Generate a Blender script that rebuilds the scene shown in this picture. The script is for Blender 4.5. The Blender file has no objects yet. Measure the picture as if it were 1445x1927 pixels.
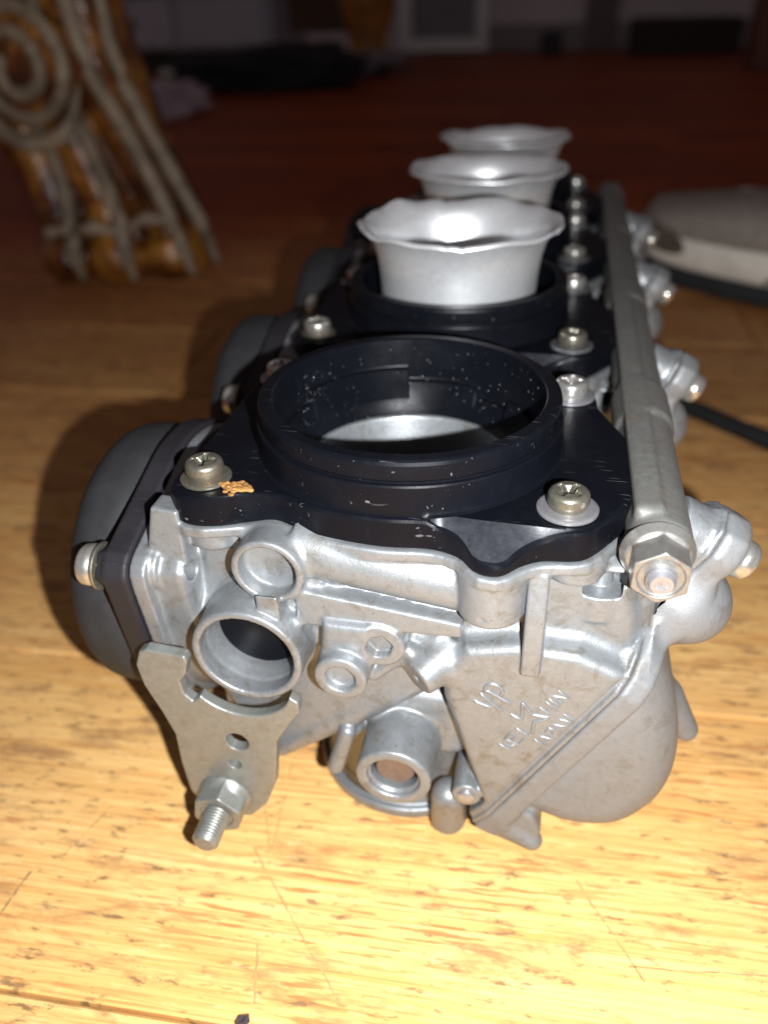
import bpy, math, random
import numpy as np
from mathutils import Vector, Matrix, noise
random.seed(4)
S = bpy.context.scene
COL = S.collection
MM = 0.001
FLOOR = -104.0            # height of the floor in the carburetor's own millimetres (0 = top of the front ring)

def W(x, y, z):           # carburetor millimetres -> world metres, floor at z = 0
    return (x * MM, y * MM, (z - FLOOR) * MM)

# ------------------------------------------------------------------ camera
f_px, pitch, yaw, roll = 1476.8, 0.577, 0.223, -0.031
Fw = Vector((-math.sin(yaw) * math.cos(pitch), math.cos(yaw) * math.cos(pitch), -math.sin(pitch)))
Rt = Vector((math.cos(yaw), math.sin(yaw), 0))
Up = Rt.cross(Fw)
Rt, Up = math.cos(roll) * Rt + math.sin(roll) * Up, -math.sin(roll) * Rt + math.cos(roll) * Up
cam_pos = Vector(W(26.367, -142.03, 64.613))
cd = bpy.data.cameras.new('camera')
cam = bpy.data.objects.new('camera', cd)
COL.objects.link(cam)
cam.matrix_world = Matrix.Translation(cam_pos) @ Matrix((Rt, Up, -Fw)).transposed().to_4x4()
cd.sensor_fit = 'VERTICAL'
cd.sensor_height = 7.4
cd.lens = 7.4 * f_px / 1927
cd.clip_start, cd.clip_end = 0.005, 60
cd.dof.use_dof = True
cd.dof.focus_distance = 0.142
cd.dof.aperture_fstop = 2.1
S.camera = cam

# ------------------------------------------------------------------ light
world = bpy.data.worlds.new('World')
S.world = world
world.use_nodes = True
bg = world.node_tree.nodes['Background']
bg.inputs[0].default_value = (1.0, 0.80, 0.80, 1)
bg.inputs[1].default_value = 0.092
S.view_settings.view_transform = 'Standard'
S.view_settings.look = 'None'
S.view_settings.exposure = 0
S.view_settings.gamma = 1
ld = bpy.data.lights.new('phone_flash', 'POINT')
ld.energy = 4.1
ld.color = (0.96, 0.98, 1.0)
ld.shadow_soft_size = 0.0014
flash = bpy.data.objects.new('phone_flash', ld)
COL.objects.link(flash)
flash.location = cam_pos + Rt * 0.0175 - Up * 0.009

# ------------------------------------------------------------------ materials
class NT:
    def __init__(s, m):
        m.use_nodes = True
        s.t = m.node_tree
        s.b = s.t.nodes['Principled BSDF']
    def n(s, typ, **kw):
        nd = s.t.nodes.new(typ)
        for k, v in kw.items():
            if k in nd.inputs.keys() if isinstance(k, str) else False:
                nd.inputs[k].default_value = v
            else:
                setattr(nd, k, v)
        return nd
    def l(s, a, b):
        s.t.links.new(a, b)
    def coords(s, scale, kind='Object', rot=0.0):
        tc = s.n('ShaderNodeTexCoord')
        mp = s.n('ShaderNodeMapping')
        mp.inputs['Scale'].default_value = scale if isinstance(scale, tuple) else (scale,) * 3
        mp.inputs['Rotation'].default_value = (0, 0, rot)
        s.l(tc.outputs[kind], mp.inputs['Vector'])
        return mp.outputs[0]
    def noise(s, vec, scale=1, detail=4, rough=.55, dist=0.0):
        nd = s.n('ShaderNodeTexNoise')
        nd.inputs['Scale'].default_value = scale
        nd.inputs['Detail'].default_value = detail
        nd.inputs['Roughness'].default_value = rough
        nd.inputs['Distortion'].default_value = dist
        s.l(vec, nd.inputs['Vector'])
        return nd.outputs['Fac']
    def ramp(s, fac, stops):
        r = s.n('ShaderNodeValToRGB')
        e = r.color_ramp.elements
        while len(e) < len(stops):
            e.new(0.5)
        for el, (p, c) in zip(e, stops):
            el.position = p
            el.color = (c, c, c, 1) if isinstance(c, (int, float)) else (*c, 1)
        s.l(fac, r.inputs[0])
        return r.outputs[0]
    def mix(s, fac, a, b, mode='MIX'):
        m = s.n('ShaderNodeMix', data_type='RGBA', blend_type=mode)
        for v, i in ((fac, 0), (a, 6), (b, 7)):
            if isinstance(v, (int, float)):
                m.inputs[i].default_value = v if i == 0 else (v, v, v, 1)
            elif isinstance(v, tuple):
                m.inputs[i].default_value = (*v, 1)
            else:
                s.l(v, m.inputs[i])
        return m.outputs[2]
    def bump(s, h, strength, dist):
        b = s.n('ShaderNodeBump')
        b.inputs['Strength'].default_value = strength
        b.inputs['Distance'].default_value = dist
        s.l(h, b.inputs['Height'])
        s.l(b.outputs[0], s.b.inputs['Normal'])
        return b

def metal(name, base, dark, stain, metallic, r0, r1, stain_amt=.5, grain=2500, bump=.25):
    m = bpy.data.materials.new(name)
    k = NT(m)
    v = k.coords(1)
    big = k.noise(v, 90, 5, .6)
    fine = k.noise(v, 700, 4, .65)
    gr = k.noise(v, grain, 2, .6)
    c = k.mix(k.ramp(fine, [(.3, 0), (.75, 1)]), dark, base)
    st = k.noise(v, 210, 6, .72, .6)
    c = k.mix(k.ramp(st, [(.52, 0), (.72, stain_amt)]), c, stain)
    sp = k.noise(v, 1300, 2, .5)
    c = k.mix(k.ramp(sp, [(.68, 0), (.76, .6 * stain_amt)]), c, tuple(x * .35 for x in stain))
    k.l(c, k.b.inputs['Base Color'])
    k.b.inputs['Metallic'].default_value = metallic
    k.l(k.ramp(big, [(.3, r0), (.7, r1)]), k.b.inputs['Roughness'])
    k.bump(k.mix(.35, gr, fine), bump, .00012)
    return m

M = {}
M['cast'] = metal('cast_aluminium', (.245, .258, .268), (.20, .21, .219), (.125, .105, .07), .54, .35, .48, .75, 2300, .55)
M['bowl'] = metal('bowl_aluminium', (.205, .21, .215), (.175, .179, .183), (.125, .105, .075), .40, .46, .6, .65, 2200, .5)
M['stack'] = metal('spun_aluminium', (.88, .89, .9), (.76, .77, .78), (.48, .45, .41), .72, .36, .42, .3, 1500, .12)
M['machined'] = metal('machined_aluminium', (.40, .40, .42), (.33, .33, .35), (.27, .23, .16), .75, .27, .4, .4, 1800, .12)
M['zinc'] = metal('zinc_plated_steel', (.27, .28, .262), (.215, .22, .206), (.17, .135, .085), .6, .36, .46, .5, 1800, .15)
M['screw'] = metal('tarnished_screw', (.30, .29, .24), (.2, .19, .15), (.26, .12, .07), .82, .26, .42, .8, 1500, .2)
M['brightscrew'] = metal('bright_screw', (.7, .69, .65), (.5, .5, .47), (.4, .3, .2), .85, .22, .36, .5, 1500, .2)
M['nut'] = metal('weathered_nut', (.34, .33, .31), (.24, .235, .22), (.25, .15, .10), .74, .32, .46, .7, 1500, .2)
M['rail'] = metal('dull_rail_metal', (.165, .163, .152), (.115, .113, .105), (.15, .11, .075), .35, .48, .62, .6)
M['copper'] = metal('copper_plug', (.20, .145, .115), (.14, .10, .075), (.13, .08, .06), .45, .4, .5, .3)

def plastic(name, base, rough, speck, scratch=.0, spec=.5, bump=.15):
    m = bpy.data.materials.new(name)
    k = NT(m)
    v = k.coords(1)
    dirt = k.noise(v, 130, 6, .7, .4)
    fine = k.noise(v, 1700, 3, .7)
    c = k.mix(k.ramp(dirt, [(.5, 0), (.8, .5)]), base, tuple(x * 1.6 + .0015 for x in base))
    s1 = k.ramp(k.noise(v, 2100, 1, .5), [(.775, 0), (.81, .8)])
    c = k.mix(k.mix(1.0, s1, k.ramp(k.noise(v, 60, 3, .6), [(.5, 0), (.62, 1)]), 'MULTIPLY'), c, speck)
    if scratch:
        sc = None
        for ang, seed in ((.5, 0), (2.1, 3.0)):
            mpp = k.n('ShaderNodeMapping')
            mpp.inputs['Rotation'].default_value = (.3, .2, ang); mpp.inputs['Location'].default_value = (seed, seed, 0)
            mpp.inputs['Scale'].default_value = (120, 4200, 900)
            k.l(v, mpp.inputs['Vector'])
            q = k.ramp(k.noise(mpp.outputs[0], 1, 1, .5), [(.73, 0), (.76, scratch)])
            sc = q if sc is None else k.mix(1.0, sc, q, 'LIGHTEN')
        sc = k.mix(1.0, sc, k.ramp(k.noise(v, 120, 2, .5), [(.5, 0), (.6, 1)]), 'MULTIPLY')
        c = k.mix(sc, c, (.12, .12, .13))
    k.l(c, k.b.inputs['Base Color'])
    k.l(k.ramp(dirt, [(.3, rough), (.75, min(1, rough + .22))]), k.b.inputs['Roughness'])
    k.b.inputs['Specular IOR Level'].default_value = spec
    k.bump(fine, bump, .0001)
    return m
M['black'] = plastic('black_plastic', (.0028, .0033, .0052), .26, (.10, .095, .085), .8, .12)
M['scraped'] = metal('scraped_black_edge', (.036, .038, .045), (.014, .015, .019), (.02, .02, .025), .3, .3, .45, .5, 1500, .3)
M['cap'] = plastic('dark_grey_plastic', (.018, .018, .0195), .55, (.08, .075, .07), 0, .3)
M['band'] = plastic('black_cap_flange', (.013, .0115, .014), .5, (.08, .07, .06), .3, .3)
M['rubber'] = plastic('black_rubber', (.010, .010, .011), .6, (.03, .03, .03), 0, .3)

def simple(name, col, rough=.6, metallic=0, spec=.4, var=.25, scale=60, bump=0):
    m = bpy.data.materials.new(name)
    k = NT(m)
    v = k.coords(1)
    nz = k.noise(v, scale, 5, .6)
    k.l(k.mix(k.ramp(nz, [(.3, 0), (.7, 1)]), tuple(c * (1 - var) for c in col), tuple(min(1, c * (1 + var * .5)) for c in col)), k.b.inputs['Base Color'])
    k.b.inputs['Roughness'].default_value = rough
    k.b.inputs['Metallic'].default_value = metallic
    k.b.inputs['Specular IOR Level'].default_value = spec
    if bump:
        k.bump(k.noise(v, scale * 6, 3, .6), bump, .0006)
    return m

def wood_floor():
    m = bpy.data.materials.new('worn_varnished_boards')
    k = NT(m)
    oi = k.n('ShaderNodeObjectInfo')
    tc = k.n('ShaderNodeTexCoord')
    # each board shifts the grain by its own random amount
    off = k.n('ShaderNodeVectorMath', operation='SCALE')
    cmb = k.n('ShaderNodeCombineXYZ')
    k.l(oi.outputs['Random'], cmb.inputs[0]); k.l(oi.outputs['Random'], cmb.inputs[1]); k.l(oi.outputs['Random'], cmb.inputs[2])
    k.l(cmb.outputs[0], off.inputs[0]); off.inputs['Scale'].default_value = 7.0
    add = k.n('ShaderNodeVectorMath', operation='ADD')
    k.l(tc.outputs['Object'], add.inputs[0]); k.l(off.outputs[0], add.inputs[1])
    def mp(sc):
        q = k.n('ShaderNodeMapping'); q.inputs['Scale'].default_value = sc
        k.l(add.outputs[0], q.inputs['Vector']); return q.outputs[0]
    broad = k.noise(mp((5, 34, 20)), 1, 5, .6, .8)
    grain = k.noise(mp((16, 520, 60)), 1, 6, .62, .5)
    fine = k.noise(mp((45, 2100, 200)), 1, 4, .6, .2)
    base = k.ramp(broad, [(.25, (.68, .40, .14)), (.5, (.78, .50, .195)), (.75, (.84, .58, .25))])
    g = k.ramp(grain, [(.32, 0), (.5, .55), (.7, 1)])
    c = k.mix(g, k.mix(1.0, base, (.80, .66, .52), 'MULTIPLY'), base)
    c = k.mix(k.ramp(fine, [(.52, 0), (.66, .62)]), c, (.50, .22, .07))
    lines = k.ramp(k.noise(mp((9, 1150, 60)), 1, 3, .6), [(.56, 0), (.66, .55)])
    c = k.mix(lines, c, (.46, .19, .06))
    # pores: short dark dashes along the grain
    dash = k.ramp(k.noise(mp((70, 900, 90)), 1, 2, .5), [(.57, 0), (.63, 1)])
    dpatch = k.ramp(k.noise(mp((14, 26, 20)), 1, 3, .6), [(.45, 0), (.62, 1)])
    c = k.mix(k.mix(1.0, k.mix(1.0, dash, dpatch, 'MULTIPLY'), (.75, .75, .75), 'MULTIPLY'), c, (.36, .12, .035))
    # stained splotches and cross scuffs
    sp = k.ramp(k.noise(mp((38, 120, 60)), 1, 6, .7, .3), [(.53, 0), (.66, .75)])
    c = k.mix(sp, c, (.30, .15, .065))
    sp2 = k.ramp(k.noise(mp((120, 420, 60)), 1, 4, .72, .2), [(.57, 0), (.66, .85)])
    c = k.mix(sp2, c, (.19, .115, .055))
    # faded varnish patches
    pale = k.ramp(k.noise(mp((130, 420, 60)), 1, 3, .6), [(.60, 0), (.72, .35)])
    c = k.mix(pale, c, (.86, .62, .3))
    # boards darken and redden with distance: the flash's falloff put into the wood colour
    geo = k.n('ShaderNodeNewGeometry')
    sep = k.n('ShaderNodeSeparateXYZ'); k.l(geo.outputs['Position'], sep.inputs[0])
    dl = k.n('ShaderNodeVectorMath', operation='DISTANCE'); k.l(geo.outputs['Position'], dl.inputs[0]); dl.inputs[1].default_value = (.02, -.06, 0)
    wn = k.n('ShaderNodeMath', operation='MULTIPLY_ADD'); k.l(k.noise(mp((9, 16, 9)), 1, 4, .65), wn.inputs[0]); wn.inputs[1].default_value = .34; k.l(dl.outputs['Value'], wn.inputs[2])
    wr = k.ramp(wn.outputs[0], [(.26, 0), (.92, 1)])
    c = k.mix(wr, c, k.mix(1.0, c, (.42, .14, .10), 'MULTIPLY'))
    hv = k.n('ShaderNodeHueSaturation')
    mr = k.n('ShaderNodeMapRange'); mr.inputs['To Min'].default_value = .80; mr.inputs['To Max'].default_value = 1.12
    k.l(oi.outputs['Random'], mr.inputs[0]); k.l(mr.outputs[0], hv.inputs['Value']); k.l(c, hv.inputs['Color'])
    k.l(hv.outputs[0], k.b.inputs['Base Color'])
    k.l(k.ramp(grain, [(.3, .62), (.7, .42)]), k.b.inputs['Roughness'])
    k.b.inputs['Specular IOR Level'].default_value = .14
    k.bump(k.mix(.4, grain, fine), .35, .0003)
    return m
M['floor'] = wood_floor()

# ------------------------------------------------------------------ object helpers
def tag(o, label=None, cat=None, group=None, kind=None):
    for k, v in (('label', label), ('category', cat), ('group', group), ('kind', kind)):
        if v: o[k] = v
    return o

def empty(name, loc, **kw):
    o = bpy.data.objects.new(name, None)
    o.empty_display_size = .01
    o.location = loc
    COL.objects.link(o)
    return tag(o, **kw)

def mesh_obj(name, V, Fc, mat, parent=None, smooth=True, sharp=None):
    me = bpy.data.meshes.new(name)
    V = np.asarray(V, dtype=np.float32)
    if isinstance(Fc, np.ndarray) and Fc.ndim == 2:
        n, k = Fc.shape
        me.vertices.add(len(V)); me.vertices.foreach_set('co', V.ravel())
        me.loops.add(n * k); me.loops.foreach_set('vertex_index', Fc.astype(np.int32).ravel())
        me.polygons.add(n); me.polygons.foreach_set('loop_start', np.arange(0, n * k, k, dtype=np.int32))
        me.update(calc_edges=True)
    else:
        me.from_pydata([tuple(v) for v in V.tolist()], [], Fc)
        me.update()
    if smooth:
        me.polygons.foreach_set('use_smooth', [True] * len(me.polygons))
        if sharp:
            me.set_sharp_from_angle(angle=math.radians(sharp))
    me.materials.append(mat)
    o = bpy.data.objects.new(name, me)
    COL.objects.link(o)
    if parent: o.parent = parent
    return o

def clone(o, parent, loc=None, kids=True):
    c = o.copy()
    COL.objects.link(c)
    c.parent = parent
    if loc is not None: c.location = loc
    if kids:
        for ch in o.children: clone(ch, c)
    return c

# ------------------------------------------------------------------ signed distance modelling (cast parts)
def smin(a, b, k):
    if k <= 0: return np.minimum(a, b)
    h = np.maximum(k - np.abs(a - b), 0) / k
    return np.minimum(a, b) - h * h * k * .25

class Field:
    def __init__(s, lo, hi, h):
        s.h = h
        s.lo = np.array(lo, float)
        n = np.ceil((np.array(hi) - s.lo) / h).astype(int) + 1
        s.ax = [(s.lo[i] + h * np.arange(n[i])).astype(np.float32) for i in range(3)]
        s.F = np.full(tuple(n), 50.0, np.float32)
    def _op(s, fn, lo, hi, k, sub):
        pad = k + 2 * s.h
        sl = []
        for i in range(3):
            a = max(0, int((lo[i] - pad - s.lo[i]) / s.h)); b = min(len(s.ax[i]), int((hi[i] + pad - s.lo[i]) / s.h) + 2)
            if b <= a: return
            sl.append(slice(a, b))
        sl = tuple(sl)
        X, Y, Z = s.ax[0][sl[0]][:, None, None], s.ax[1][sl[1]][None, :, None], s.ax[2][sl[2]][None, None, :]
        d = fn(X, Y, Z)
        if sub: s.F[sl] = -smin(-s.F[sl], d, k)
        else: s.F[sl] = smin(s.F[sl], np.broadcast_to(d, s.F[sl].shape), k)
    ks = 1.0
    def add(s, prim, k=1.0): s._op(*prim, k * s.ks, False)
    def cut(s, prim, k=0.0): s._op(*prim, k, True)
    def mesh(s):
        F = s.F; s_ = F < 0
        nx, ny, nz = F.shape
        cnt = np.zeros((nx - 1, ny - 1, nz - 1), np.uint8)
        for dx in (0, 1):
            for dy in (0, 1):
                for dz in (0, 1):
                    cnt += s_[dx:nx - 1 + dx, dy:ny - 1 + dy, dz:nz - 1 + dz]
        I = np.argwhere((cnt > 0) & (cnt < 8))
        idx = np.full(cnt.shape, -1, np.int32)
        idx[I[:, 0], I[:, 1], I[:, 2]] = np.arange(len(I))
        acc = np.zeros((len(I), 3)); num = np.zeros(len(I))
        cor = [(a, b, c) for a in (0, 1) for b in (0, 1) for c in (0, 1)]
        val = {c: F[I[:, 0] + c[0], I[:, 1] + c[1], I[:, 2] + c[2]].astype(np.float64) for c in cor}
        for a in cor:
            for ax in range(3):
                if a[ax]: continue
                b = list(a); b[ax] = 1; b = tuple(b)
                va, vb = val[a], val[b]
                m = (va < 0) != (vb < 0)
                t = np.where(m, va / np.where(m, va - vb, 1), 0)
                for j in range(3):
                    acc[:, j] += np.where(m, a[j] + (t if j == ax else 0), 0)
                num += m
        V = (I + acc / num[:, None]) * s.h + s.lo
        Q = []
        for ax in range(3):
            u, v = (ax + 1) % 3, (ax + 2) % 3
            sa = [slice(None)] * 3; sb = [slice(None)] * 3
            sa[ax] = slice(0, -1); sb[ax] = slice(1, None)
            A, B = s_[tuple(sa)], s_[tuple(sb)]
            E = np.argwhere(A != B)
            ok = (E[:, u] > 0) & (E[:, v] > 0) & (E[:, u] < F.shape[u] - 1) & (E[:, v] < F.shape[v] - 1)
            E = E[ok]
            flip = ~A[E[:, 0], E[:, 1], E[:, 2]]
            def cell(du, dv):
                c = E.copy(); c[:, u] -= du; c[:, v] -= dv
                return idx[c[:, 0], c[:, 1], c[:, 2]]
            q = np.stack([cell(1, 1), cell(0, 1), cell(0, 0), cell(1, 0)], 1)
            q[flip] = q[flip][:, ::-1]
            Q.append(q)
        return V, np.concatenate(Q)

def rcomb(a, b, r):        # rounded intersection of two distances
    a = a + r; b = b + r
    return np.minimum(np.maximum(a, b), 0) + np.sqrt(np.maximum(a, 0) ** 2 + np.maximum(b, 0) ** 2) - r

def sd_poly(A, B, pts):
    d = np.full(np.broadcast(A, B).shape, 1e9, np.float32); sgn = np.ones(d.shape, np.float32)
    n = len(pts)
    for i in range(n):
        (ax_, ay), (bx, by) = pts[i], pts[i - 1]
        ex, ey = bx - ax_, by - ay
        wx, wy = A - ax_, B - ay
        t = np.clip((wx * ex + wy * ey) / (ex * ex + ey * ey + 1e-12), 0, 1)
        d = np.minimum(d, (wx - ex * t) ** 2 + (wy - ey * t) ** 2)
        c1, c2, c3 = B >= ay, B < by, ex * wy > ey * wx
        f = (c1 & c2 & c3) | (~c1 & ~c2 & ~c3)
        sgn = np.where(f, -sgn, sgn)
    return sgn * np.sqrt(d)

def prism(plane, pts, h0, h1, r=.6, grow=0.0):
    """polygon in the plane 'xz','xy','yz' extruded along the third axis from h0 to h1"""
    i, j = 'xyz'.index(plane[0]), 'xyz'.index(plane[1]); k = 3 - i - j
    lo = [0] * 3; hi = [0] * 3
    P_ = np.array(pts)
    lo[i], hi[i] = P_[:, 0].min() - grow, P_[:, 0].max() + grow
    lo[j], hi[j] = P_[:, 1].min() - grow, P_[:, 1].max() + grow
    lo[k], hi[k] = h0, h1
    def fn(X, Y, Z):
        c = (X, Y, Z)
        return rcomb(sd_poly(c[i], c[j], pts) - grow, np.abs(c[k] - (h0 + h1) / 2) - (h1 - h0) / 2, r)
    return fn, lo, hi

def cyl(axis, c, r, h0, h1, rnd=.5, r2=None):
    """cylinder along x / y / z through c (the two other coordinates), r at h0 and r2 at h1"""
    k = 'xyz'.index(axis); i, j = [q for q in range(3) if q != k]
    r2 = r if r2 is None else r2
    R_ = max(r, r2)
    lo = [0] * 3; hi = [0] * 3
    lo[i], hi[i], lo[j], hi[j], lo[k], hi[k] = c[0] - R_, c[0] + R_, c[1] - R_, c[1] + R_, h0, h1
    def fn(X, Y, Z):
        q = (X, Y, Z)
        rad = np.sqrt((q[i] - c[0]) ** 2 + (q[j] - c[1]) ** 2)
        rr = r + (r2 - r) * np.clip((q[k] - h0) / (h1 - h0), 0, 1)
        return rcomb(rad - rr, np.abs(q[k] - (h0 + h1) / 2) - (h1 - h0) / 2, rnd)
    return fn, lo, hi

def rod(a, b, r, r2=None, flat=False):
    a = np.array(a, float); b = np.array(b, float); r2 = r if r2 is None else r2
    R_ = max(r, r2)
    lo = np.minimum(a, b) - R_; hi = np.maximum(a, b) + R_
    e = b - a; L2 = e @ e; L = math.sqrt(L2)
    def fn(X, Y, Z):
        wx, wy, wz = X - a[0], Y - a[1], Z - a[2]
        t = (wx * e[0] + wy * e[1] + wz * e[2]) / L2
        tc = np.clip(t, 0, 1)
        if flat:
            rad = np.sqrt((wx - e[0] * t) ** 2 + (wy - e[1] * t) ** 2 + (wz - e[2] * t) ** 2)
            return rcomb(rad - (r + (r2 - r) * tc), (np.abs(t - .5) - .5) * L, .45)
        return np.sqrt((wx - e[0] * tc) ** 2 + (wy - e[1] * tc) ** 2 + (wz - e[2] * tc) ** 2) - (r + (r2 - r) * tc)
    return fn, lo, hi

def box(lo, hi, r=.8):
    lo = np.array(lo, float); hi = np.array(hi, float); c = (lo + hi) / 2; h = (hi - lo) / 2 - r
    def fn(X, Y, Z):
        dx, dy, dz = np.abs(X - c[0]) - h[0], np.abs(Y - c[1]) - h[1], np.abs(Z - c[2]) - h[2]
        return np.sqrt(np.maximum(dx, 0) ** 2 + np.maximum(dy, 0) ** 2 + np.maximum(dz, 0) ** 2) + np.minimum(np.maximum(np.maximum(dx, dy), dz), 0) - r
    return fn, lo, hi

def ball(c, r, sc=(1, 1, 1)):
    c = np.array(c, float); rr = r * np.array(sc)
    def fn(X, Y, Z):
        return (np.sqrt(((X - c[0]) / sc[0]) ** 2 + ((Y - c[1]) / sc[1]) ** 2 + ((Z - c[2]) / sc[2]) ** 2) - r) * min(sc)
    return fn, c - rr, c + rr

def toW(V):
    V = np.array(V, float); V[:, 2] -= FLOOR
    return V * MM

def polar_spline(pts, n=360):
    a = np.array([math.atan2(p[1], p[0]) for p in pts]); r = np.array([math.hypot(*p) for p in pts])
    o = np.argsort(a); a, r = a[o], r[o]
    a3 = np.concatenate([a - 2 * np.pi, a, a + 2 * np.pi]); r3 = np.concatenate([r, r, r])
    # dense point list of a Catmull-Rom curve through the points, then resample by angle
    P_ = np.stack([r3 * np.cos(a3), r3 * np.sin(a3)], 1)
    out = []
    for i in range(1, len(P_) - 2):
        p0, p1, p2, p3 = P_[i - 1], P_[i], P_[i + 1], P_[i + 2]
        for t in np.linspace(0, 1, 10, endpoint=False):
            c = .5 * (2 * p1 + (p2 - p0) * t + (2 * p0 - 5 * p1 + 4 * p2 - p3) * t * t + (3 * p1 - p0 - 3 * p2 + p3) * t ** 3)
            out.append((a3[i] + (a3[i + 1] - a3[i]) * t, c))
    ang = np.unwrap([math.atan2(c[1], c[0]) for _, c in out])
    rad = np.array([math.hypot(*c) for _, c in out])
    ang += 2 * np.pi * round((out[0][0] - ang[0]) / (2 * np.pi))
    th = np.linspace(-np.pi, np.pi, n, endpoint=False)
    return th, np.interp(th, ang, rad)

def glathe(name, rows, mat, parent=None, sharp=35, closed=False, xf=None):
    """generalised lathe: rows of (radius(th), height(th)) arrays over the same angles"""
    n = len(rows[0][0]); th = np.linspace(-np.pi, np.pi, n, endpoint=False)
    V = []
    for r, z in rows:
        r = np.broadcast_to(r, n); z = np.broadcast_to(z, n)
        V.append(np.stack([r * np.cos(th), r * np.sin(th), z], 1))
    V = np.concatenate(V)
    m = len(rows); Fc = []
    I = np.arange(n); J = (I + 1) % n
    for k in range(m if closed else m - 1):
        a, b = k * n, ((k + 1) % m) * n
        Fc.append(np.stack([a + I, a + J, b + J, b + I], 1))
    Fc = np.concatenate(Fc)
    if xf is not None: V = xf(V)
    return mesh_obj(name, toW(V), Fc, mat, parent, True, sharp)

def C_(v): return np.full(360, float(v))

# ================================================================== THE CARBURETOR BANK
bank = empty('carburetor_bank', (0, 0, 0), label='row of four silver motorcycle carburetors with black intake rings lying on the wooden floor', cat='carburetor')
YS = [0.0, 77.7, 158.6, 233.4]     # the four carburetors along the rail

OUT = [(43.4, -18.0), (43.5, -16.0), (43.5, -6), (43.5, 5.0), (43.0, 7.4), (41.0, 12.5), (39.0, 17.5), (38.2, 20.5), (37.8, 25), (35.6, 29.5), (30, 31.3), (23, 28.8), (15, 29.2), (0, 31.4), (-15, 28.5), (-24, 27.5), (-31, 30.5),
       (-37.5, 29.5), (-40.6, 22), (-40.9, 8), (-40.9, -8), (-41.2, -20), (-40.9, -26.5), (-37.5, -30.2), (-31.5, -30.0), (-25.5, -27.6), (-19, -27.3), (-11, -30.0), (0, -31.4),
       (9, -30.8), (14.5, -32.4), (18, -36.2), (22, -36.6), (25.3, -33.3), (29, -31.0), (34.0, -30.2), (36.8, -28.6), (41.2, -22.2)]
TH, RO = polar_spline(OUT)
OUTP = np.stack([RO * np.cos(TH), RO * np.sin(TH)], 1)[::3]
Uv = np.array([.47, 0, .883]); Nv = np.array([.883, 0, -.47]); Ob = np.array([34.4, 0, -65.0])
def XZ(u, n): q = Ob + Uv * u + Nv * n; return (q[0], q[2])

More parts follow.
